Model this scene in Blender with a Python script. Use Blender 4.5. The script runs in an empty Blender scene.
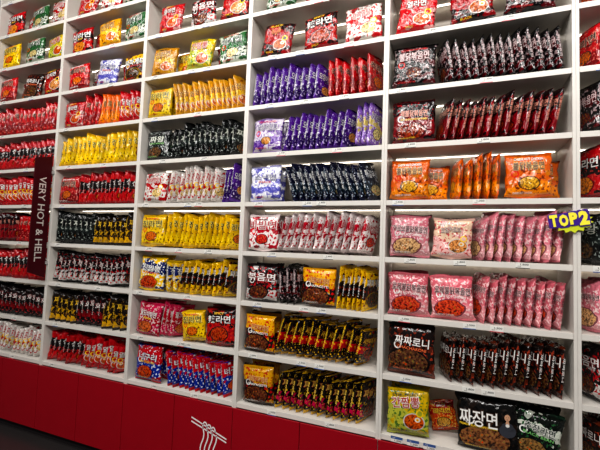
import bpy, math, random
from mathutils import Vector, Matrix
random.seed(7)
scene=bpy.context.scene
COL=scene.collection
W=0.9
XD3=-0.597
DIV={'A':XD3-3.6,'B':XD3-2.7,'C':XD3-1.8,'D':XD3-0.9,'E':XD3,'F':XD3+0.9}
Z8=0.58
cx,cy,cz,yaw,pitch,roll,F,H=-0.2394,-2.1264,1.5818,0.3816,0.057,0.0349,379.69,0.3157
CAMM=Matrix.Translation((cx,cy,cz))@(Matrix.Rotation(yaw,4,'Z')@Matrix.Rotation(math.pi/2+pitch,4,'X')@Matrix.Rotation(roll,4,'Z'))
CINV=CAMM.inverted()
def inview(x,y,z,m=22):
    c=CINV@Vector((x,y,z)); px=300+F*c.x/-c.z; py=225-F*c.y/-c.z
    return -m<px<600+m and -m<py<450+m

# ---------------- helpers
def lin(c):
    return tuple(((v/255)/12.92 if v/255<=0.04045 else ((v/255+0.055)/1.055)**2.4) for v in c)+(1,)
def plain(name,c,rough=0.5,metal=0,bscale=200,spec=0.5):
    m=bpy.data.materials.new(name); m.use_nodes=True
    nt=m.node_tree; b=nt.nodes['Principled BSDF']
    n=nt.nodes.new('ShaderNodeTexNoise'); n.inputs['Scale'].default_value=bscale*0.05
    tc=nt.nodes.new('ShaderNodeTexCoord'); nt.links.new(tc.outputs['Object'],n.inputs['Vector'])
    mx=nt.nodes.new('ShaderNodeMix'); mx.data_type='RGBA'
    l=lin(c); mx.inputs[6].default_value=l; mx.inputs[7].default_value=tuple(v*0.88 for v in l[:3])+(1,)
    nt.links.new(n.outputs['Fac'],mx.inputs[0]); nt.links.new(mx.outputs[2],b.inputs['Base Color'])
    b.inputs['Roughness'].default_value=rough; b.inputs['Metallic'].default_value=metal
    b.inputs['Specular IOR Level'].default_value=spec
    return m
_pm={}
def pm(c,rough=0.35):
    if c not in _pm: _pm[c]=plain('print_ink_%d_%d_%d'%c,c,rough)
    return _pm[c]

def art(name,c1,c2,c3,c4,h,band,bowl,layout,thr=0.60):
    m=bpy.data.materials.new(name); m.use_nodes=True; nt=m.node_tree; N=nt.nodes; L=nt.links
    b=N['Principled BSDF']
    def math_(op,a,bb=None,c=None):
        n=N.new('ShaderNodeMath'); n.operation=op
        for i,v in enumerate((a,bb,c)):
            if v is None: continue
            if isinstance(v,(int,float)): n.inputs[i].default_value=v
            else: L.new(v,n.inputs[i])
        return n.outputs[0]
    def mix(f,a,bb):
        n=N.new('ShaderNodeMix'); n.data_type='RGBA'
        L.new(f,n.inputs[0])
        for i,v in ((6,a),(7,bb)):
            if isinstance(v,tuple): n.inputs[i].default_value=v
            else: L.new(v,n.inputs[i])
        return n.outputs[2]
    def noise(scale,detail=1.0):
        n=N.new('ShaderNodeTexNoise'); n.inputs['Scale'].default_value=scale; n.inputs['Detail'].default_value=detail
        L.new(tc.outputs['Object'],n.inputs['Vector']); return n.outputs['Fac']
    tc=N.new('ShaderNodeTexCoord'); s=N.new('ShaderNodeSeparateXYZ'); L.new(tc.outputs['Object'],s.inputs[0])
    X,Y,Z=s.outputs
    face=math_('GREATER_THAN',math_('ABSOLUTE',Y),0.012)
    def disc(x0,z0,sq=1.25,wob=0):
        dx=math_('SUBTRACT',X,x0); dz=math_('MULTIPLY',math_('SUBTRACT',Z,z0),sq)
        d=math_('SQRT',math_('ADD',math_('MULTIPLY',dx,dx),math_('MULTIPLY',dz,dz)))
        if wob: d=math_('ADD',d,math_('MULTIPLY',math_('SUBTRACT',noise(28,2),.5),wob))
        return d
    def less(d,r): return math_('MULTIPLY',math_('LESS_THAN',d,r),face)
    zz=math_('ADD',Z,math_('MULTIPLY',math_('SUBTRACT',noise(16),0.5),0.08))
    zz=math_('ADD',zz,math_('MULTIPLY',X,(-.25,.2,.0)[layout]))
    m1=math_('MULTIPLY',math_('GREATER_THAN',zz,band[0]*h),math_('LESS_THAN',zz,band[1]*h))
    col=mix(m1,lin(c1),lin(c2))
    aZ=math_('ABSOLUTE',Z)
    m2b=math_('MULTIPLY',math_('GREATER_THAN',noise(34,0.5),thr+.02),math_('LESS_THAN',aZ,0.44*h))
    mid=tuple(int(a*.9) for a in c2)
    col=mix(m2b,col,lin(mid))
    m2=math_('MULTIPLY',math_('GREATER_THAN',noise(70,1.2),thr),math_('LESS_THAN',aZ,0.42*h))
    col=mix(m2,col,lin(c3))
    if bowl:
        bc,r=bowl
        bx,bz,rr,sq=((0,-.19*h,r*.98,1.4),(.03,-.2*h,r*.92,1.3),(-.012,-.26*h,r*1.35,1.6))[layout]
        d=disc(bx,bz,sq,(.008,.004,.024)[layout])
        rimc=((30,22,22),(205,198,190),tuple(int(v*.6) for v in c1))[layout]
        col=mix(less(d,rr*1.12),col,lin(rimc))
        nz=noise(95,2.5)
        cr=N.new('ShaderNodeValToRGB'); el=cr.color_ramp.elements
        el[0].position=.36; el[0].color=lin(tuple(int(v*.38) for v in bc)); el[1].position=.60; el[1].color=lin(tuple(min(255,int(v*1.1+8)) for v in bc))
        e=el.new(.47); e.color=lin(tuple(int(v*.85) for v in bc))
        e=el.new(.64); e.color=lin((70,120,45)); e=el.new(.69); e.color=lin((205,50,35))
        L.new(nz,cr.inputs[0])
        col=mix(less(d,rr),col,cr.outputs[0])
        if layout==1:
            d2=disc(bx+.018,bz+.012,1.2,.005)
            col=mix(less(d2,.014),col,lin((238,228,205))); col=mix(less(d2,.007),col,lin((240,165,40)))
    d3=disc((-.062,.06,-.06)[layout],(.02,-.02,.05)[layout]*h,1.0)
    col=mix(less(d3,.018),col,lin(((220,40,40),(245,205,60),(235,232,228))[layout]))
    col=mix(less(d3,.012),col,lin(c4))
    m4=math_('GREATER_THAN',aZ,0.46*h)
    col=mix(m4,col,lin(c4))
    oi=N.new('ShaderNodeObjectInfo')
    hs=N.new('ShaderNodeHueSaturation'); L.new(col,hs.inputs['Color'])
    L.new(math_('ADD',0.72,math_('MULTIPLY',oi.outputs['Random'],0.38)),hs.inputs['Value'])
    hs.inputs['Saturation'].default_value=1.04
    L.new(hs.outputs[0],b.inputs['Base Color'])
    b.inputs['Roughness'].default_value=0.19
    b.inputs['Specular IOR Level'].default_value=.42
    b.inputs['Coat Weight'].default_value=.35; b.inputs['Coat Roughness'].default_value=.06
    bp=N.new('ShaderNodeBump'); bp.inputs['Strength'].default_value=1.0; bp.inputs['Distance'].default_value=0.012
    mp=N.new('ShaderNodeMapping'); mp.inputs['Scale'].default_value=(1,1,.55); L.new(tc.outputs['Object'],mp.inputs['Vector'])
    ca=N.new('ShaderNodeCombineXYZ'); L.new(math_('MULTIPLY',oi.outputs['Random'],9.0),ca.inputs[0]); L.new(ca.outputs[0],mp.inputs['Location'])
    nb=N.new('ShaderNodeTexNoise'); nb.inputs['Scale'].default_value=28; nb.inputs['Detail'].default_value=2.0; nb.inputs['Distortion'].default_value=1.0
    L.new(mp.outputs[0],nb.inputs['Vector'])
    L.new(nb.outputs['Fac'],bp.inputs['Height']); L.new(bp.outputs[0],b.inputs['Normal']); L.new(bp.outputs[0],b.inputs['Coat Normal'])
    return m

_gl={}
def glyphs(s,bold=0.012):
    key=(s,bold)
    if key in _gl: return _gl[key]
    c=bpy.data.curves.new('t','FONT'); c.body=s; c.resolution_u=2; c.offset=bold; c.size=1
    ob=bpy.data.objects.new('t',c); COL.objects.link(ob)
    dg=bpy.context.evaluated_depsgraph_get(); dg.update()
    me=bpy.data.meshes.new_from_object(ob.evaluated_get(dg))
    vs=[(v.co.x,v.co.y) for v in me.vertices]; fs=[tuple(f.vertices) for f in me.polygons]
    bpy.data.objects.remove(ob); bpy.data.curves.remove(c); bpy.data.meshes.remove(me)
    if not vs: _gl[key]=([],[],1,1); return _gl[key]
    x0=min(v[0] for v in vs);x1=max(v[0] for v in vs);y0=min(v[1] for v in vs);y1=max(v[1] for v in vs)
    vs=[(a-(x0+x1)/2,b-(y0+y1)/2) for a,b in vs]
    _gl[key]=(vs,fs,x1-x0,y1-y0); return _gl[key]

def fitscale(gw,gh,bw,bh):
    sx=bw/gw; sy=bh/gh
    s=min(sx,sy); return min(sx,s*1.5),min(sy,s*1.5)

def bag(name,w,h,t,mats,front,side,seed,NN,blobs=(),wob=1.0):
    rnd=random.Random(seed)
    vsr=[-1,-.965,-.935,-.915,-.88,-.82,-.70,-.5,-.3,-.1,.1,.3,.5,.70,.82,.88,.915,.935,.965,1]
    S=40
    ex=rnd.uniform(6,10)
    def TW(v):
        a=min(abs(v)/.93,1)
        T=max(0.0012,t/2*(1-a**ex)**.55)
        Wd=w/2*(1-.06*(1-a**5))
        return T,Wd
    ph=[rnd.uniform(0,6.28) for _ in range(8)]
    bt=rnd.uniform(.006,.012); bb=rnd.uniform(.002,.004)
    skew=rnd.uniform(-.005,.005)
    verts=[];faces=[];mi=[]
    for ri,v in enumerate(vsr):
        T,Wd=TW(v)
        for i in range(S):
            th=2*math.pi*i/S
            c,s=math.cos(th),math.sin(th)
            x=Wd*math.copysign(abs(c)**(2/NN),c); y=T*math.copysign(abs(s)**(2/NN),s)
            z=v*h/2
            if abs(v)==1: z+= (0.0018 if i%2 else -0.0018)
            if .45<abs(v)<.95:
                y*=1+.2*wob*math.sin(x*120+ph[0]+(3 if v>0 else 0))*(abs(v)-.3)
            y*=1+.10*wob*math.sin(z*48+ph[1])*math.sin(x*40+ph[2])
            x*=1+.028*math.sin(z*62+ph[3])+.018*math.sin(z*150+ph[4]+y*80)
            f=max(0,(abs(v)-.86)/.14)
            y+=(bt if v>0 else bb)*f*f
            z+=(.007*math.sin(x*30+ph[5]))*f
            x+=skew*v
            verts.append((x,y,z))
    n=len(vsr)
    for r in range(n-1):
        for i in range(S):
            j=(i+1)%S
            faces.append((r*S+i,r*S+j,(r+1)*S+j,(r+1)*S+i)); mi.append(0)
    faces.append(tuple(reversed(range(S)))); mi.append(0)
    faces.append(tuple((n-1)*S+i for i in range(S))); mi.append(0)
    nb=len(faces)
    def se(a): return max(0,1-min(1,abs(a))**NN)**(1/NN)
    def fy(x,z,up):
        T,Wd=TW(z/(h/2)); return -T*se(x/Wd)*(1+.09*wob)-up*(.6+.4*wob)
    for (bx,bz,rx,rz,m_,up) in blobs:
        base=len(verts); q=16
        verts.append((bx*w,fy(bx*w,bz*h,up),bz*h))
        for i in range(q):
            a=2*math.pi*i/q; x=bx*w+rx*w*math.cos(a); z=bz*h+rz*h*math.sin(a); verts.append((x,fy(x,z,up),z))
        for i in range(q): faces.append((base,base+1+i,base+1+(i+1)%q)); mi.append(m_)
    for (txt,cx_,cz_,bw,bh,m_,bold,up,ang,sd) in front:
        gv,gf,gw,gh=glyphs(txt,bold)
        if not gv: continue
        g0=glyphs(txt,.012)
        sx,sy=fitscale(g0[2],g0[3],bw*w,bh*h)
        base=len(verts); ca,sa=math.cos(ang),math.sin(ang)
        for a,b_ in gv:
            a,b_=a*sx,b_*sy
            x=cx_*w+a*ca-b_*sa; z=cz_*h+a*sa+b_*ca
            y=fy(x,z,up)
            if sd<0: x,y=-x,-y
            verts.append((x,y,z))
        for f in gf: faces.append(tuple(base+i for i in f)); mi.append(m_)
    if side:
        txt,m_=side
        gv,gf,gw,gh=glyphs(txt,0.012)
        if gv:
            sx,sy=fitscale(gw,gh,.5*h,.35*t)
            base=len(verts)
            for a,b_ in gv:
                z=-a*sx+.05*h; y=b_*sy
                T,Wd=TW(z/(h/2))
                verts.append((Wd*1.03*se(y/T)+0.0014,y,z))
            for f in gf: faces.append(tuple(base+i for i in f)); mi.append(m_)
    me=bpy.data.meshes.new(name); me.from_pydata(verts,[],faces)
    for m in mats: me.materials.append(m)
    me.polygons.foreach_set('material_index',mi)
    sm=[True]*nb+[False]*(len(faces)-nb)
    me.polygons.foreach_set('use_smooth',sm)
    me.update(); return me

WHT=(236,234,230);BLK=(22,20,22);YEL=(242,200,46);RED=(200,25,35)
# kind, look, c1,c2,c3,crimp, band, bowl, title, subtitle, title colour, second colour, outline colour, layout
FL={
'black': ('black_noodle_packet','glossy black noodle packet with red and white print',(13,11,13),(96,12,20),(172,150,152),(17,14,16),(-.36,-.3),((104,34,22),.04),'불닭볶음면','HOT CHICKEN FLAVOR RAMEN',(215,195,195),(220,60,60),(110,14,20),0),
'darkred':('dark_red_noodle_packet','glossy dark red noodle packet with bowl picture',(122,5,19),(24,8,12),(160,30,38),(90,10,19),(.1,.5),((150,46,26),.05),'핵불닭볶음면','HOT CHICKEN FLAVOR RAMEN',(225,150,130),YEL,(20,12,14),2),
'orange': ('orange_noodle_packet','bright orange noodle packet with bowl picture',(222,98,24),(236,140,50),(120,44,18),(218,96,30),(-.5,-.2),((238,170,60),.045),'불닭볶음면','CHEESE HOT CHICKEN',(50,20,12),WHT,(250,200,120),0),
'pink':   ('pink_noodle_packet','pale pink noodle packet with black lettering',(220,128,142),(228,164,168),(246,212,212),(220,134,147),(-.5,-.15),((235,180,130),.052),'까르보불닭볶음면','CARBO HOT CHICKEN',(60,18,28),WHT,(250,220,220),2),
'cream':('cream_noodle_packet','cream and pale pink noodle packet with dark lettering',(236,204,176),(240,190,184),(200,90,90),(234,190,178),(-.5,-.1),((225,150,90),.052),'크림까르보','CREAM CARBO',(90,24,40),WHT,(250,240,225),1),
'rose':   ('rose_noodle_packet','dusty rose noodle packet with black lettering',(206,104,116),(220,142,147),(242,200,200),(208,114,124),(-.5,-.15),((205,70,50),.052),'로제불닭볶음면','ROSE HOT CHICKEN',(60,16,26),WHT,(250,215,215),2),
'brown':  ('black_and_brown_noodle_packet','dark brown noodle packet with white lettering',(28,16,14),(96,36,20),(160,64,44),(96,40,24),(-.42,-.28),((96,56,36),.066),'짜짜로니','CHACHARONI',WHT,(230,110,60),(80,30,20),2),
'jajang': ('black_noodle_packet','black noodle packet with large white lettering and chef',(12,11,11),(40,28,22),(36,28,24),(20,17,16),(-.5,-.42),((128,80,50),.062),'짜장면','PREMIUM BLACK BEAN NOODLE',WHT,YEL,(60,34,20),2),
'dry':    ('yellow_and_green_noodle_packet','yellow and green noodle packet with red print',(190,190,74),(224,186,42),(90,124,48),(170,172,56),(.05,.5),((215,90,40),.052),'간짬뽕','STIR-FRIED',(170,24,28),(40,40,40),WHT,1),
'green':  ('green_and_white_noodle_packet','white and green noodle packet',(196,201,186),(50,105,58),(35,52,40),(50,110,58),(-.1,.25),((225,205,140),.045),'감자면','POTATO',(30,60,35),RED,WHT,0),
'greenmix':('black_and_green_noodle_packet','black noodle packet with white and green panels',(13,19,16),(196,200,188),(38,84,48),(18,40,28),(.08,.2),((130,96,56),.045),'춘장라면','BLACK BEAN',(24,50,34),(120,190,110),WHT,2),
'smallorange':('orange_noodle_packet','small orange noodle packet with red print',(222,90,30),(196,30,34),(245,190,90),(215,80,30),(.1,.4),((235,170,70),.05),'열라면','SPICY',YEL,WHT,(120,14,16),0),
'greenblack':('black_noodle_packet','black noodle packet with muted green and white print',(15,16,17),(30,38,36),(140,148,142),(28,30,30),(-.1,.06),((96,66,44),.045),'짜왕','ZHA WANG',(220,220,210),(140,200,120),(50,70,50),2),
'blackred':('black_and_red_noodle_packet','black noodle packet with scattered red print',(20,14,15),(120,18,26),(180,56,58),(28,18,20),(-.35,-.18),((150,56,34),.045),'화라면','HOT',WHT,RED,(130,16,24),0),
'red':    ('red_noodle_packet','bright red noodle packet with black print',(184,11,21),(130,9,18),(214,110,100),(168,13,23),(-.5,-.2),((225,110,45),.045),'辛라면','SHIN RAMYUN',BLK,WHT,(225,180,160),0),
'redwhite':('red_and_white_noodle_packet','red noodle packet with white print',(186,14,25),(205,150,145),(80,14,18),(182,18,29),(-.02,.03),((225,90,40),.048),'열라면','SPICY',WHT,YEL,(90,10,16),1),
'redblack':('red_and_black_noodle_packet','red and black noodle packet',(178,11,21),(22,14,16),(196,70,64),(140,12,22),(-.05,.2),((222,130,50),.046),'신라면','RED',WHT,YEL,(30,14,16),2),
'bulkred':('red_noodle_packet','bulky red noodle packet with dark bowl picture',(172,8,20),(30,14,16),(210,60,50),(120,12,20),(.1,.5),((190,60,34),.06),'辣라면','SPICY',WHT,YEL,(40,10,12),0),
'shinblack':('black_and_red_noodle_packet','black noodle packet with red panel and bowl picture',(22,10,12),(158,15,23),(90,30,30),(20,12,14),(-.2,.25),((190,90,44),.046),'辛','BLACK',(190,20,28),YEL,(220,180,90),1),
'whitered':('white_and_red_noodle_packet','white noodle packet with red print',(214,208,202),(180,28,34),(178,26,34),(210,204,198),(-.08,.02),((232,196,130),.045),'사리곰탕','NOODLE SOUP',(180,25,35),(60,50,45),WHT,1),
'whiteblue':('white_and_blue_noodle_packet','white noodle packet with blue and violet print',(212,212,220),(84,84,168),(120,115,180),(150,148,196),(-.3,-.12),None,'스낵면','SNACK',(40,36,115),RED,WHT,2),
'whitepurple':('white_and_purple_noodle_packet','purple and white noodle packet',(212,204,218),(96,54,150),(140,104,176),(150,124,186),(-.34,-.12),((225,150,80),.034),'오징어짬뽕','SEAFOOD',(60,22,104),RED,WHT,0),
'purple': ('purple_noodle_packet','purple noodle packet with white print',(78,34,130),(48,22,90),(195,178,216),(96,54,154),(-.5,-.24),((220,150,90),.038),'오징어짬뽕','SEAFOOD',WHT,YEL,(44,18,84),0),
'lilac':  ('lilac_noodle_packet','lilac and white noodle packet',(134,96,176),(205,185,110),(215,205,228),(114,80,164),(-.1,.06),((235,215,150),.042),'카레면','CURRY',(60,30,110),YEL,WHT,0),
'navy':   ('navy_noodle_packet','dark navy noodle packet with green and white print',(12,14,38),(22,38,52),(150,164,176),(24,26,60),(-.3,-.1),((190,170,120),.04),'튀김우동','UDON',WHT,(150,200,150),(30,50,90),2),
'hearts': ('white_and_red_noodle_packet','white noodle packet with bold red pattern',(226,216,214),(178,18,42),(180,16,40),(222,206,206),(.04,.14),((200,50,50),.042),'비빔면','BIBIM',(170,16,40),(60,20,30),WHT,0),
'yellow': ('yellow_noodle_packet','bright yellow noodle packet with black lettering',(232,184,12),(238,200,44),(110,60,14),(226,178,20),(-.5,-.2),((225,110,40),.045),'진라면','JIN RAMEN',BLK,RED,(250,230,120),0),
'yellowblack':('yellow_and_black_noodle_packet','yellow noodle packet with black panels',(230,182,22),(22,17,15),(140,50,28),(226,182,34),(-.28,.12),((66,38,26),.05),'짜파게티','CHAPAGETTI',WHT,RED,(30,20,18),2),
'yellowblue':('yellow_and_blue_noodle_packet','yellow noodle packet with dark blue panel',(230,184,28),(28,38,96),(225,225,215),(228,188,40),(.05,.3),((190,60,34),.05),'진짬뽕','JIN JJAMBBONG',WHT,RED,(24,30,80),2),
'gold':   ('gold_noodle_packet','golden yellow noodle packet with brown print',(208,142,28),(230,182,66),(120,50,20),(218,164,56),(-.1,.12),((225,110,50),.045),'진라면','MILD',(110,30,20),BLK,(240,210,130),1),
'redyellow':('yellow_and_red_noodle_packet','dark noodle packet with yellow and red panels',(28,16,14),(218,158,30),(180,26,26),(50,24,17),(.06,.5),((104,48,28),.06),'사천짜파게티','CHAPAGETTI',(165,18,24),WHT,(250,225,140),2),
'blackyellow':('black_and_yellow_noodle_packet','black noodle packet with yellow print',(24,16,14),(212,160,32),(190,140,46),(30,22,20),(-.5,-.3),((104,58,34),.05),'짜파게티','OLIVE',YEL,WHT,(90,40,24),2),
'spicy':  ('black_and_red_noodle_packet','black noodle packet with red and yellow print',(18,11,13),(184,17,29),(228,180,45),(200,150,40),(-.24,-.04),((120,40,26),.04),'사천짜파게티','SPICY',YEL,WHT,(150,20,28),0),
'blackpink':('black_and_pink_noodle_packet','black noodle packet with yellow and pink print',(16,11,12),(190,36,76),(220,176,50),(230,180,38),(-.38,-.22),((110,50,30),.04),'짜슐랭','PINK',(245,205,90),(230,90,130),(170,30,60),2),
'blackwhite':('black_and_white_noodle_packet','black noodle packet with white and red print',(20,14,15),(206,202,198),(186,22,30),(28,20,22),(-.45,-.2),((104,46,30),.045),'볶음면','STIR',WHT,RED,(120,20,26),2),
'bluered':('blue_and_red_noodle_packet','bright blue and red noodle packet',(14,42,140),(184,15,27),(205,210,225),(178,18,30),(.04,.4),((200,70,40),.045),'너구리','NEOGURI',WHT,YEL,(20,24,90),2),
'pinkred':('pink_and_red_noodle_packet','pink and red noodle packet',(208,50,90),(180,20,40),(236,200,200),(202,58,90),(-.15,.15),((225,110,60),.045),'팔도비빔면','BIBIM',WHT,YEL,(130,16,40),2),
'redsoup':('red_noodle_packet','red noodle packet with large soup bowl picture',(170,12,18),(30,15,17),(200,90,80),(50,18,20),(.2,.5),((230,150,90),.058),'김치면','KIMCHI',WHT,YEL,(60,12,14),1),
}
DK={'black','darkred','redblack','redwhite','red','greenblack','blackred','blackyellow','navy','orange','yellow','jajang','spicy','blackpink','purple','brown','greenmix','gold','bluered'}
FW,FH,FT=.218,.226,.055
EW,EH,ET=.17,.243,.058
_art={};_mesh={}
def getmesh(fl,mode,var,sd=1):
    key=(fl,mode,var,sd)
    if key in _mesh: return _mesh[key]
    kind,look,c1,c2,c3,c4,band,bowl,tt,st,tc_,sc_,oc_,lay=FL[fl]
    if fl not in _art: _art[fl]=art(kind+'_film_'+fl,c1,c2,c3,c4,.235,band,bowl,lay,0.58 if fl not in DK else (.60 if fl=='black' else .62))
    mats=[_art[fl],pm(tc_),pm(sc_),pm(oc_),pm((196,150,120)),pm((56,58,66)),pm((18,16,16)),pm((225,222,218)),pm((120,60,50))]
    w,h,t=(FW,FH,FT) if mode=='f' else (EW,EH,ET)
    tx,tz,tw,th,an=((0,.20,.84,.24,0),(-.04,.20,.72,.26,.09),(.02,.15,.84,.22,-.05))[lay]
    fs=.68+.36*((sum(map(ord,fl))*37)%10)/9
    tw*=fs; th*=fs
    bl=()
    if fl=='jajang':
        tx,tz,tw,th,an=-.14,.10,.60,.30,0
        bl=((.31,-.04,.13,.12,5,.0013),(.31,.04,.09,.07,5,.0015),(.31,.10,.028,.05,4,.0018),(.31,.06,.03,.03,7,.0021),(.31,.22,.054,.075,6,.0021),(.31,.20,.045,.062,4,.0025),(.31,.17,.014,.005,8,.003),(.294,.21,.006,.005,6,.003),(.326,.21,.006,.005,6,.003))
    front=[(tt,tx,tz,tw,th,3,.055,.0012,an,1),(tt,tx,tz,tw,th,1,.012,.0022,an,1),
           (st,tx,tz+(.16 if lay<2 else -.14),.6,.06,2,.012,.0018,an,1),(st,-.15,-.415,.4,.04,2,.012,.0018,0,1)]
    if mode=='e': front=[(tt,tx,.18,.86,.2,3,.055,.0010,0,sd),(tt,tx,.18,.86,.2,1,.012,.0018,0,sd)]
    _mesh[key]=bag('packet_mesh_'+kind,w,h,t,mats,front,(tt,1) if mode=='e' else None,sum(map(ord,fl))+var*31,2.7 if mode=='f' else 3.8,bl if mode=='f' else (),1.0 if mode=='f' else .55)
    return _mesh[key]

def sz(k): return Z8+(8-k)*H
BT=.028
def along(p,r=1.13): return p*r/(1+(r-1)*p)*W
cnt=0
def RM(rot):
    lean,yw,tilt=rot
    return Matrix.Rotation(lean,4,'Y')@Matrix.Rotation(yw,4,'Z')@Matrix.Rotation(tilt,4,'X')
def place(k,fl,mode,x,y,rot,scale=(1,1,1),sd=1):
    global cnt
    if not inview(x,y,sz(k)+.13): return
    cnt+=1
    me=getmesh(fl,mode,random.randrange(3) if mode=='e' else cnt%2,sd); kind,look=FL[fl][:2]
    ob=bpy.data.objects.new(kind,me); COL.objects.link(ob)
    ob.scale=scale
    R=RM(rot)
    ob.rotation_euler=R.to_euler()
    M=R.to_3x3()@Matrix.Diagonal(Vector(scale))
    zmin=min((M@v.co).z for v in me.vertices)
    ob.location=(x,y,sz(k)+BT/2+.0008-zmin)
    ob['category']='noodle packet'
    ob['label']=look+(' facing outward' if mode=='f' else ' standing edge-on')
    ob['group']=kind.replace('_',' ')+'s on the shelves'
    return ob
def halfx(rot,sy):
    M=RM(rot).to_3x3(); m=0
    for a in (-1,1):
        for b in (-1,1):
            for c in (-1,1):
                v=M@Vector((a*EW/2,b*ET/2*sy*.5,c*EH/2)); m=max(m,abs(v.x))
                v=M@Vector((a*EW/2*.95,b*ET/2*sy,c*EH/2*.86)); m=max(m,abs(v.x))
    return m
def fill(bay,k,segs):
    x0=DIV[bay]
    for s in segs:
        if s[0]=='f':
            fl,pc=s[1],s[2]; sc=s[3] if len(s)>3 else 1.0
            ln=math.radians(s[4]) if len(s)>4 and s[4] is not None else random.uniform(-.035,.035)
            y0=s[5] if len(s)>5 else .045
            if k<=1: y0+=random.uniform(-.005,.02)
            scx=sc*(1.16 if fl=='jajang' else 1)
            sw=1.10*scx*FW/2+abs(math.sin(ln))*FH/2*sc
            x=x0+along(pc); x=max(x,x0+.018+sw); x=min(x,x0+W-.018-sw)
            place(k,fl,'f',x,y0+random.uniform(0,.008),(ln,random.uniform(-.06,.06),math.radians(-5)),(scx,1,sc))
            if pc<.2 and k>=2 and len(s)<6:
                place(k,fl,'f',x,y0+.085+random.uniform(0,.006),(-ln*.5,random.uniform(-.04,.04),math.radians(-5)),(sc*.97,1,sc*1.02))
        else:
            fls,p0,p1,n=s[1:5]; lean=math.radians(s[5]) if len(s)>5 else 0
            if bay in 'EF': yw=math.radians(22); sd=1
            else: yw=math.radians(-20); sd=-1
            if len(s)>6: yw=math.radians(s[6])
            fls=fls.split(',')
            a=x0+max(along(p0),.02); b=x0+min(along(p1),W-.02)
            ca=math.cos(lean)*math.cos(yw)
            rot=(lean,-math.pi/2+yw,0)
            wt=[random.uniform(.88,1.12) for _ in range(n)]
            sy=1.0
            for _ in range(6):
                hx=halfx(rot,sy); core=ET/2*sy/ca
                ea=(hx*1.04 if a-x0<.03 else max(core,hx*.62))-core; eb=(hx*1.04 if x0+W-b<.03 else max(core,hx*.62))-core
                tot=b-a-ea-eb; sp=tot/n
                sy=min(1.4,sp*ca*.845/(ET*1.05))
            ssum=sum(wt); cur=a+ea; lj=0
            for i in range(n):
                d=tot*wt[i]/ssum
                x=cur+d/2; cur+=d
                fl=fls[min(len(fls)-1,i*len(fls)//n)]
                lj=.75*lj+random.uniform(-.015,.015)
                place(k,fl,'e',x,.108+random.uniform(-.010,.006),(lean+lj,-math.pi/2+yw+lj*.6,0),(1,min(1.5,sy*min(1.02,wt[i]*n/ssum)),random.uniform(.87,1.03)),sd)

# ---------------- structure
white=plain('white_laminate',(216,211,204),.38)
backm=plain('white_back_panel',(192,184,173),.5)
redm=plain('red_gloss_panel',(156,8,28),.25)
darkm=plain('dark_kick_board',(35,30,32),.5)
ledm=bpy.data.materials.new('led_diffuser'); ledm.use_nodes=True
_b=ledm.node_tree.nodes['Principled BSDF']; _b.inputs['Emission Color'].default_value=(1,.91,.79,1); _b.inputs['Emission Strength'].default_value=3.2
def box(name,x0,x1,y0,y1,z0,z1,mat,bev=0.0015):
    import bmesh
    bm=bmesh.new(); bmesh.ops.create_cube(bm,size=1)
    for v in bm.verts: v.co=Vector((v.co.x*(x1-x0),v.co.y*(y1-y0),v.co.z*(z1-z0)))
    if bev: bmesh.ops.bevel(bm,geom=bm.edges[:],offset=bev,segments=2,affect='EDGES',profile=.7)
    me=bpy.data.meshes.new(name); bm.to_mesh(me); bm.free(); me.materials.append(mat)
    ob=bpy.data.objects.new(name,me); ob.location=((x0+x1)/2,(y0+y1)/2,(z0+z1)/2); COL.objects.link(ob); return ob
def parent(c,p_):
    c.parent=p_; c.matrix_parent_inverse=Matrix.Translation(p_.location).inverted()
DEP=.30
ZT=sz(-3)+.06
def unit(bay):
    x0=DIV[bay]; e=bpy.data.objects.new('shelf_unit',None); COL.objects.link(e); e.location=(x0+W/2,.15,0)
    e['label']='tall white laminate shelving unit with red base doors'; e['category']='shelf'; e['group']='white shelving units along the wall'
    parts=[]
    parts.append(box('side_panel',x0+.0003,x0+.015,0,DEP,.07,ZT,white))
    parts.append(box('side_panel',x0+W-.015,x0+W-.0003,0,DEP,.07,ZT,white))
    parts.append(box('back_panel',x0+.0155,x0+W-.0155,DEP-.012,DEP,.5,ZT,backm))
    for k in range(-3,9):
        z=sz(k); parts.append(box('shelf',x0+.0155,x0+W-.0155,.002,DEP-.0125,z-BT/2,z+BT/2,white))
        if k<8: parts.append(box('led_strip',x0+.03,x0+W-.03,.262,.272,z-BT/2-.0045,z-BT/2-.0003,ledm,0))
    zb=Z8-BT/2-.004
    for i in range(2):
        parts.append(box('base_door',x0+.002+i*W/2,x0+W/2-.002+i*W/2,-.012,-.001,.07,zb,redm,.001))
    parts.append(box('kick_board',x0+.0005,x0+W-.0005,.03,.29,0,.0695,darkm))
    for q in parts: parent(q,e)
    return e
units={b:unit(b) for b in DIV}

fl_=box('floor',-9,6,-6,.4,-.1,0,plain('dark_floor_tile',(52,48,48),.3),0); fl_['kind']='structure'
wb=box('wall_back',-9,6,DEP+.004,DEP+.12,0,4.4,plain('wall_paint',(200,198,194),.7),0); wb['kind']='structure'
ce=box('ceiling',-9,6,-6,DEP+.12,4.4,4.5,plain('ceiling_paint',(120,118,116),.8),0); ce['kind']='structure'

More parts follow.
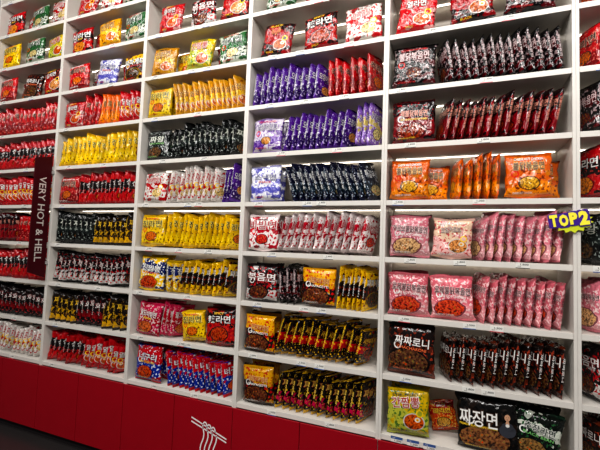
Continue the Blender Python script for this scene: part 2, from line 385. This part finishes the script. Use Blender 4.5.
# ---------------- contents
def mixrow(*fls):
    n=len(fls); out=[]
    for i,f in enumerate(fls):
        out.append(('f',f,.1+.8*i/(n-1),.95 if i%2 else 1.0,random.choice((-7,-4,3,6)),.045 if i%2==0 else .14))
    return out
ROWS={
'E':{
 1:[('f','redwhite',.16,.98,6),('f','shinblack',.46,1.02,-5),('f','black',.78,1.08,4)],
 2:[('f','black',.14,1.08),('e','black',.27,.99,13,-8)],
 3:[('f','darkred',.13,1.08),('e','darkred',.27,.99,13,11)],
 4:[('f','orange',.12,.97),('f','orange',.245,.9,2,.155),('e','orange',.355,.62,5,4,14),('f','orange',.765,.98),('f','orange',.9,.92,3,.15)],
 5:[('f','pink',.12,1.0),('f','cream',.37,.92),('e','pink',.47,.99,9,6)],
 6:[('f','rose',.12),('f','rose',.37,.98),('e','rose',.475,.99,9,7)],
 7:[('f','brown',.15,1.15),('e','brown',.31,.995,11,5)],
 8:[('f','dry',.13,1.03,-3),('f','smallorange',.33,.66,-12,.165),('f','jajang',.56,1.13,-1,.042),('f','greenmix',.86,.98,11,.05),('f','greenmix',.92,1.0,6,.165)]},
'D':{0:[('f','green',.2),('f','redwhite',.5),('f','gold',.8)],
 1:[('f','shinblack',.18,1.02,6),('f','bulkred',.5,1.04,-5),('f','whitered',.82,1.06,-3)],
 2:[('e','purple',.03,.56,10,7),('e','red',.575,.97,6,-3)],
 3:[('f','whitepurple',.14),('e','purple',.27,.78,10,9),('e','lilac',.79,.99,3,4)],
 4:[('f','whiteblue',.14),('e','navy',.30,.99,12,-16)],
 5:[('f','hearts',.13),('e','hearts',.26,.99,12,13)],
 6:[('f','blackwhite',.13),('e','black',.27,.42,3,0,-8),('f','redyellow',.55,1.0),('e','yellowblack',.69,.99,6,6)],
 7:[('f','redyellow',.13),('e','spicy',.27,.98,11,14)],
 8:[('f','redyellow',.13,1.0,-3),('e','blackpink',.28,.99,12,10)]},
'C':{0:[('f','redwhite',.2,1,4),('f','blackwhite',.5,1,-5),('f','redsoup',.82,1,4)],
 1:mixrow('gold','yellow','dry','redblack','green'),
 2:[('f','yellow',.12),('e','gold',.27,.98,13,-10)],
 3:[('f','greenblack',.14),('e','greenblack',.28,.97,12,5)],
 4:[('f','whitered',.14),('e','whitered',.27,.78,10,8),('e','purple',.79,.98,3,7)],
 5:[('f','yellow',.14),('e','yellow',.27,.97,13,7)],
 6:[('f','yellowblue',.15,1.05),('e','yellowblue',.3,.42,2,0,-8),('e','yellowblack',.43,.98,9,8)],
 7:[('f','pinkred',.14,1.0,4),('e','pinkred',.27,.44,3,10),('f','yellow',.565,.86,-8),('f','bulkred',.74,1.0,5,.155),('f','bulkred',.88,1.05,-4)],
 8:[('f','bluered',.17,1.1),('e','bluered',.33,.98,11,-9)]},
'B':{-2:[('f','redwhite',.2),('f','shinblack',.5),('f','whitered',.8)],
 -1:[('f','redwhite',.2,1,5),('f','whitered',.5),('f','green',.8,1,-4)],
 0:mixrow('redblack','shinblack','gold','whitered','green'),
 1:mixrow('red','blackwhite','whiteblue','redwhite','yellowblack'),
 2:[('f','redwhite',.14),('e','red,orange,redwhite',.27,.98,12,4)],
 3:[('e','yellow',.03,.98,15,4)],
 4:[('f','red',.14),('e','redblack',.27,.98,12,5)],
 5:[('e','greenblack,blackyellow',.03,.98,15,4)],
 6:[('e','blackwhite',.03,.98,14,12)],
 7:[('e','blackyellow,blackred,blackyellow',.03,.98,14,4)],
 8:[('e','redblack,redwhite',.03,.98,14,13)]},
'A':{-2:[('f','green',.3),('f','redwhite',.6),('f','whitered',.87)],
 -1:mixrow('redblack','redwhite','green','yellow','whitered'),
 0:mixrow('yellow','dry','green','blackwhite','dry'),
 1:mixrow('red','redblack','brown','redwhite','redsoup'),
 2:[('e','red',.03,.98,14,4)],
 3:[('e','redblack',.03,.98,14,4)],
 4:[('e','redwhite',.03,.98,14,4)],
 5:[('e','darkred,red',.03,.98,14,4)],
 6:[('e','redblack',.03,.98,14,-6)],
 7:[('e','blackred',.03,.98,14,4)],
 8:[('e','whitered',.03,.98,14,9)]},
'F':{1:[('e','redwhite',.02,.3,5)],2:[('e','red',.02,.3,5)],3:[('e','black',.02,.3,5)],4:[('e','redblack',.02,.3,5)],
 5:[('e','greenblack',.02,.3,5)],6:[('e','pink',.02,.3,5)],7:[('e','blackwhite',.02,.3,5)],8:[('e','brown',.02,.3,5)]},
}
for b,rows in ROWS.items():
    for k,segs in rows.items(): fill(b,k,segs)

# ---------------- price tags
def flatmesh(name,boxes,texts,mats):
    V=[];Fc=[];M=[]
    for x0,x1,z0,z1,yl,m_ in boxes:
        b=len(V)
        for y in (-yl,0):
            V+= [(x0,y,z0),(x1,y,z0),(x1,y,z1),(x0,y,z1)]
        Fc+=[(b,b+1,b+2,b+3),(b+7,b+6,b+5,b+4),(b,b+4,b+5,b+1),(b+1,b+5,b+6,b+2),(b+2,b+6,b+7,b+3),(b+3,b+7,b+4,b)]; M+=[m_]*6
    for s,cx_,cz_,bw,bh,yl,m_ in texts:
        gv,gf,gw,gh=glyphs(s)
        if not gv: continue
        sx,sy=fitscale(gw,gh,bw,bh); b=len(V)
        V+=[(cx_+a*sx,-yl,cz_+c_*sy) for a,c_ in gv]; Fc+=[tuple(b+i for i in f) for f in gf]; M+=[m_]*len(gf)
    me=bpy.data.meshes.new(name); me.from_pydata(V,[],Fc)
    for m in mats: me.materials.append(m)
    me.polygons.foreach_set('material_index',M); me.update(); return me
tagm=[pm((228,226,220)),pm((60,90,150)),pm((190,60,72)),pm((60,60,60)),pm((240,200,60))]
TW_=.06;TH_=.029
def tag(c,t,blue=False):
    bx=[(-TW_/2,TW_/2,-TH_/2,TH_/2,.002,0)]
    bx.append((-TW_/2,TW_/2,-TH_/2,-TH_/2+.004,.0025,c) if not blue else (-TW_/2,TW_/2,.002,TH_/2,.0025,1))
    return flatmesh('price_tag',bx,[(t,.007,.005 if not blue else -.006,.036,.010,.0028,3),('라면',-.015,-.004 if not blue else .008,.022,.005,.0028,3 if not blue else 0)],tagm)
tags=[tag(1,'1,500'),tag(2,'1,300'),tag(3,'1,800')]
bluetag=tag(1,'1,200',True)
for b in DIV:
    for k in ROWS[b]:
        pps=random.choice(([.05,.5],[.08,.36,.7],[.2,.62],[.06,.45,.55])) if b in 'CDE' else random.choice(([.06],[.1,.55]))
        if (b,k)==('E',8): pps=[.04,.13,.22,.5]
        for pp in pps:
            if b=='F' and pp>.1: continue
            xx=DIV[b]+.06+along(pp+(random.uniform(-.03,.04) if (b,k)!=('E',8) else 0))*.93
            if not inview(xx,0,sz(k)): continue
            ob=bpy.data.objects.new('price_tag',bluetag if (b,k)==('E',8) else random.choice(tags)); COL.objects.link(ob)
            ob.location=(xx,.0015,sz(k)+random.uniform(-.003,.001)); ob.rotation_euler=(0,random.uniform(-.03,.03),0)
            ob['category']='price tag'; ob['label']='small white price tag on shelf edge'; ob['group']='price tags on the shelf edges'

# ---------------- vertical banner sign
signm=[plain('maroon_sign_board',(68,4,18),.5,spec=.2),pm((220,214,208))]
def banner():
    p_=.135; z0=sz(6)+.05
    out=[(0,0),(-p_,0.05),(-p_,.95),(0,.99)]
    V=[];Fc=[];M=[]
    for x in (-.006,.006):
        for (yy,zz) in out: V.append((x,yy,zz))
    Fc=[(3,2,1,0),(4,5,6,7)]+[(i,(i+1)%4,4+(i+1)%4,4+i) for i in range(4)]; M=[0]*6
    gv,gf,gw,gh=glyphs('VERY HOT & HELL',.008)
    sx,sy=fitscale(gw,gh,.68,.056)
    for side in (1,-1):
        b=len(V)
        V+=[(side*.0068,-p_/2+side*(b_*sy),.47-a*sx) for a,b_ in gv]
        Fc+=[tuple(b+i for i in f) for f in gf]; M+=[1]*len(gf)
    me=bpy.data.meshes.new('hanging_banner'); me.from_pydata(V,[],Fc)
    for m in signm: me.materials.append(m)
    me.polygons.foreach_set('material_index',M); me.update()
    ob=bpy.data.objects.new('projecting_sign',me); COL.objects.link(ob); ob.location=(DIV['B'],-.022,z0)
    ob['category']='sign'; ob['label']='tall maroon projecting sign reading VERY HOT & HELL'
    for zz in (.12,.86):
        q=box('mounting_bracket',DIV['B']-.008,DIV['B']+.008,-.024,-.0005,z0+zz-.012,z0+zz+.012,pm((180,178,176)),.001)
        parent(q,ob)
banner()
# ---------------- TOP2 sign
def top2():
    mats=[pm((206,214,44)),pm((66,30,142)),pm((248,236,70)),pm((216,60,120))]
    V=[];Fc=[];M=[]
    def poly(pts,yf,yb,m_):
        n=len(pts); b=len(V)
        V.extend([(x,yf,z) for x,z in pts]); V.extend([(x,yb,z) for x,z in pts])
        Fc.append(tuple(b+i for i in range(n))); Fc.append(tuple(b+n+i for i in reversed(range(n))))
        for i in range(n): Fc.append((b+i,b+n+i,b+n+(i+1)%n,b+(i+1)%n))
        M.extend([m_]*(n+2))
    n=28
    def burst(rx,rz,ox,oz,yf,m_): poly([(rx*(1 if i%2 else .78)*math.cos(2*math.pi*i/n)+ox,rz*(1 if i%2 else .78)*math.sin(2*math.pi*i/n)+oz) for i in range(n)],yf,0,m_)
    burst(.082,.052,.014,-.014,-.006,0)
    S_=.84
    xs=-.095
    for j,(ch,wd,dz) in enumerate((('T',.044,.002),('O',.05,-.002),('P',.044,.003),('2',.052,-.001))):
        c=xs+wd/2; hh=.041+(.006 if ch=='2' else 0); ww=wd/2+.003
        q=[]
        for (sx_,sz_) in ((1,-1),(1,1),(-1,1),(-1,-1)):
            for t in range(4):
                a={(1,-1):-90,(1,1):0,(-1,1):90,(-1,-1):180}[(sx_,sz_)]+t*30
                q.append((S_*(c+sx_*(ww-.012)+.012*math.cos(math.radians(a))),S_*(dz+sz_*(hh-.012)+.012*math.sin(math.radians(a)))))
        poly(q,-.008-.0006*j,-.001,1)
        gv,gf,gw,gh=glyphs(ch,.065)
        s1=S_*(wd-.005)/gw; s2=S_*(2*hh-.014)/gh; b=len(V)
        V.extend([(S_*c+a*s1,-.0125,S_*dz+c_*s2) for a,c_ in gv]); Fc.extend([tuple(b+i for i in f) for f in gf]); M.extend([2]*len(gf))
        xs+=wd
    me=bpy.data.meshes.new('rank_sign'); me.from_pydata(V,[],Fc)
    for m in mats: me.materials.append(m)
    me.polygons.foreach_set('material_index',M); me.update()
    ob=bpy.data.objects.new('ranking_sign',me); COL.objects.link(ob)
    ob.location=(DIV['F']-.035,-.006,sz(4)-.09); ob.rotation_euler=(0,math.radians(-9),0)
    ob['category']='sign'; ob['label']='purple cut-out sign with yellow TOP2 lettering'
top2()
# ---------------- noodle icon on base door
def tube2d(paths,r,y):
    V=[];Fc=[]
    for pts in paths:
        m=len(pts); b=len(V)
        for i,(x,z) in enumerate(pts):
            p0=Vector(pts[max(i-1,0)]);p1=Vector(pts[min(i+1,m-1)]); d=(p1-p0).normalized(); nrm=Vector((-d.y,d.x))*r
            V+=[(x+nrm.x,y,z+nrm.y),(x-nrm.x,y,z-nrm.y)]
        for i in range(m-1): Fc.append((b+2*i,b+2*i+1,b+2*i+3,b+2*i+2))
    return V,Fc
paths=[]
paths.append([(-.14,.10),(.13,.015)]); paths.append([(-.14,.075),(.13,-.005)])
for i in range(4):
    x=-.05+i*.032
    paths.append([(x+.012*math.sin(j*.75+i*.3),.055-i*.01-j*.022) for j in range(11)])
for i in range(3):
    paths.append([(-.05+i*.032+.016*(1-math.cos(a)),.058-i*.01+.03*math.sin(a)) for a in [math.pi*j/8 for j in range(9)]])
V,Fc=tube2d(paths,.0042,0)
me=bpy.data.meshes.new('noodle_icon'); me.from_pydata(V,[],Fc); me.materials.append(pm((240,236,236))); me.update()
ic=bpy.data.objects.new('noodle_icon',me); COL.objects.link(ic); ic.location=(DIV['C']+.735,-.0128,.35); parent(ic,units['C'])

# ---------------- lights
def area(x,y,z,sx,sy,e,rx,name,col=(1,.975,.94)):
    l=bpy.data.lights.new(name,'AREA'); l.shape='RECTANGLE'; l.size=sx; l.size_y=sy; l.energy=e; l.color=col
    ob=bpy.data.objects.new(name,l); COL.objects.link(ob); ob.location=(x,y,z); ob.rotation_euler=(rx,0,0)
area(-.9,-1.5,4.3,6.4,.12,82,math.radians(28),'ceiling_light')
area(-.9,-3.6,4.3,6.4,.25,205,math.radians(45),'ceiling_light')
w=bpy.data.worlds.new('w'); scene.world=w; w.use_nodes=True
w.node_tree.nodes['Background'].inputs[0].default_value=(1,.985,.975,1); w.node_tree.nodes['Background'].inputs[1].default_value=.10
scene.view_settings.view_transform='Standard'
try: scene.view_settings.look='Medium High Contrast'
except Exception as ex: print('look',ex)
cam=bpy.data.cameras.new('camera'); co=bpy.data.objects.new('camera',cam); COL.objects.link(co)
cam.sensor_width=36; cam.lens=F*36/600; cam.clip_start=.05
co.matrix_world=CAMM
scene.camera=co
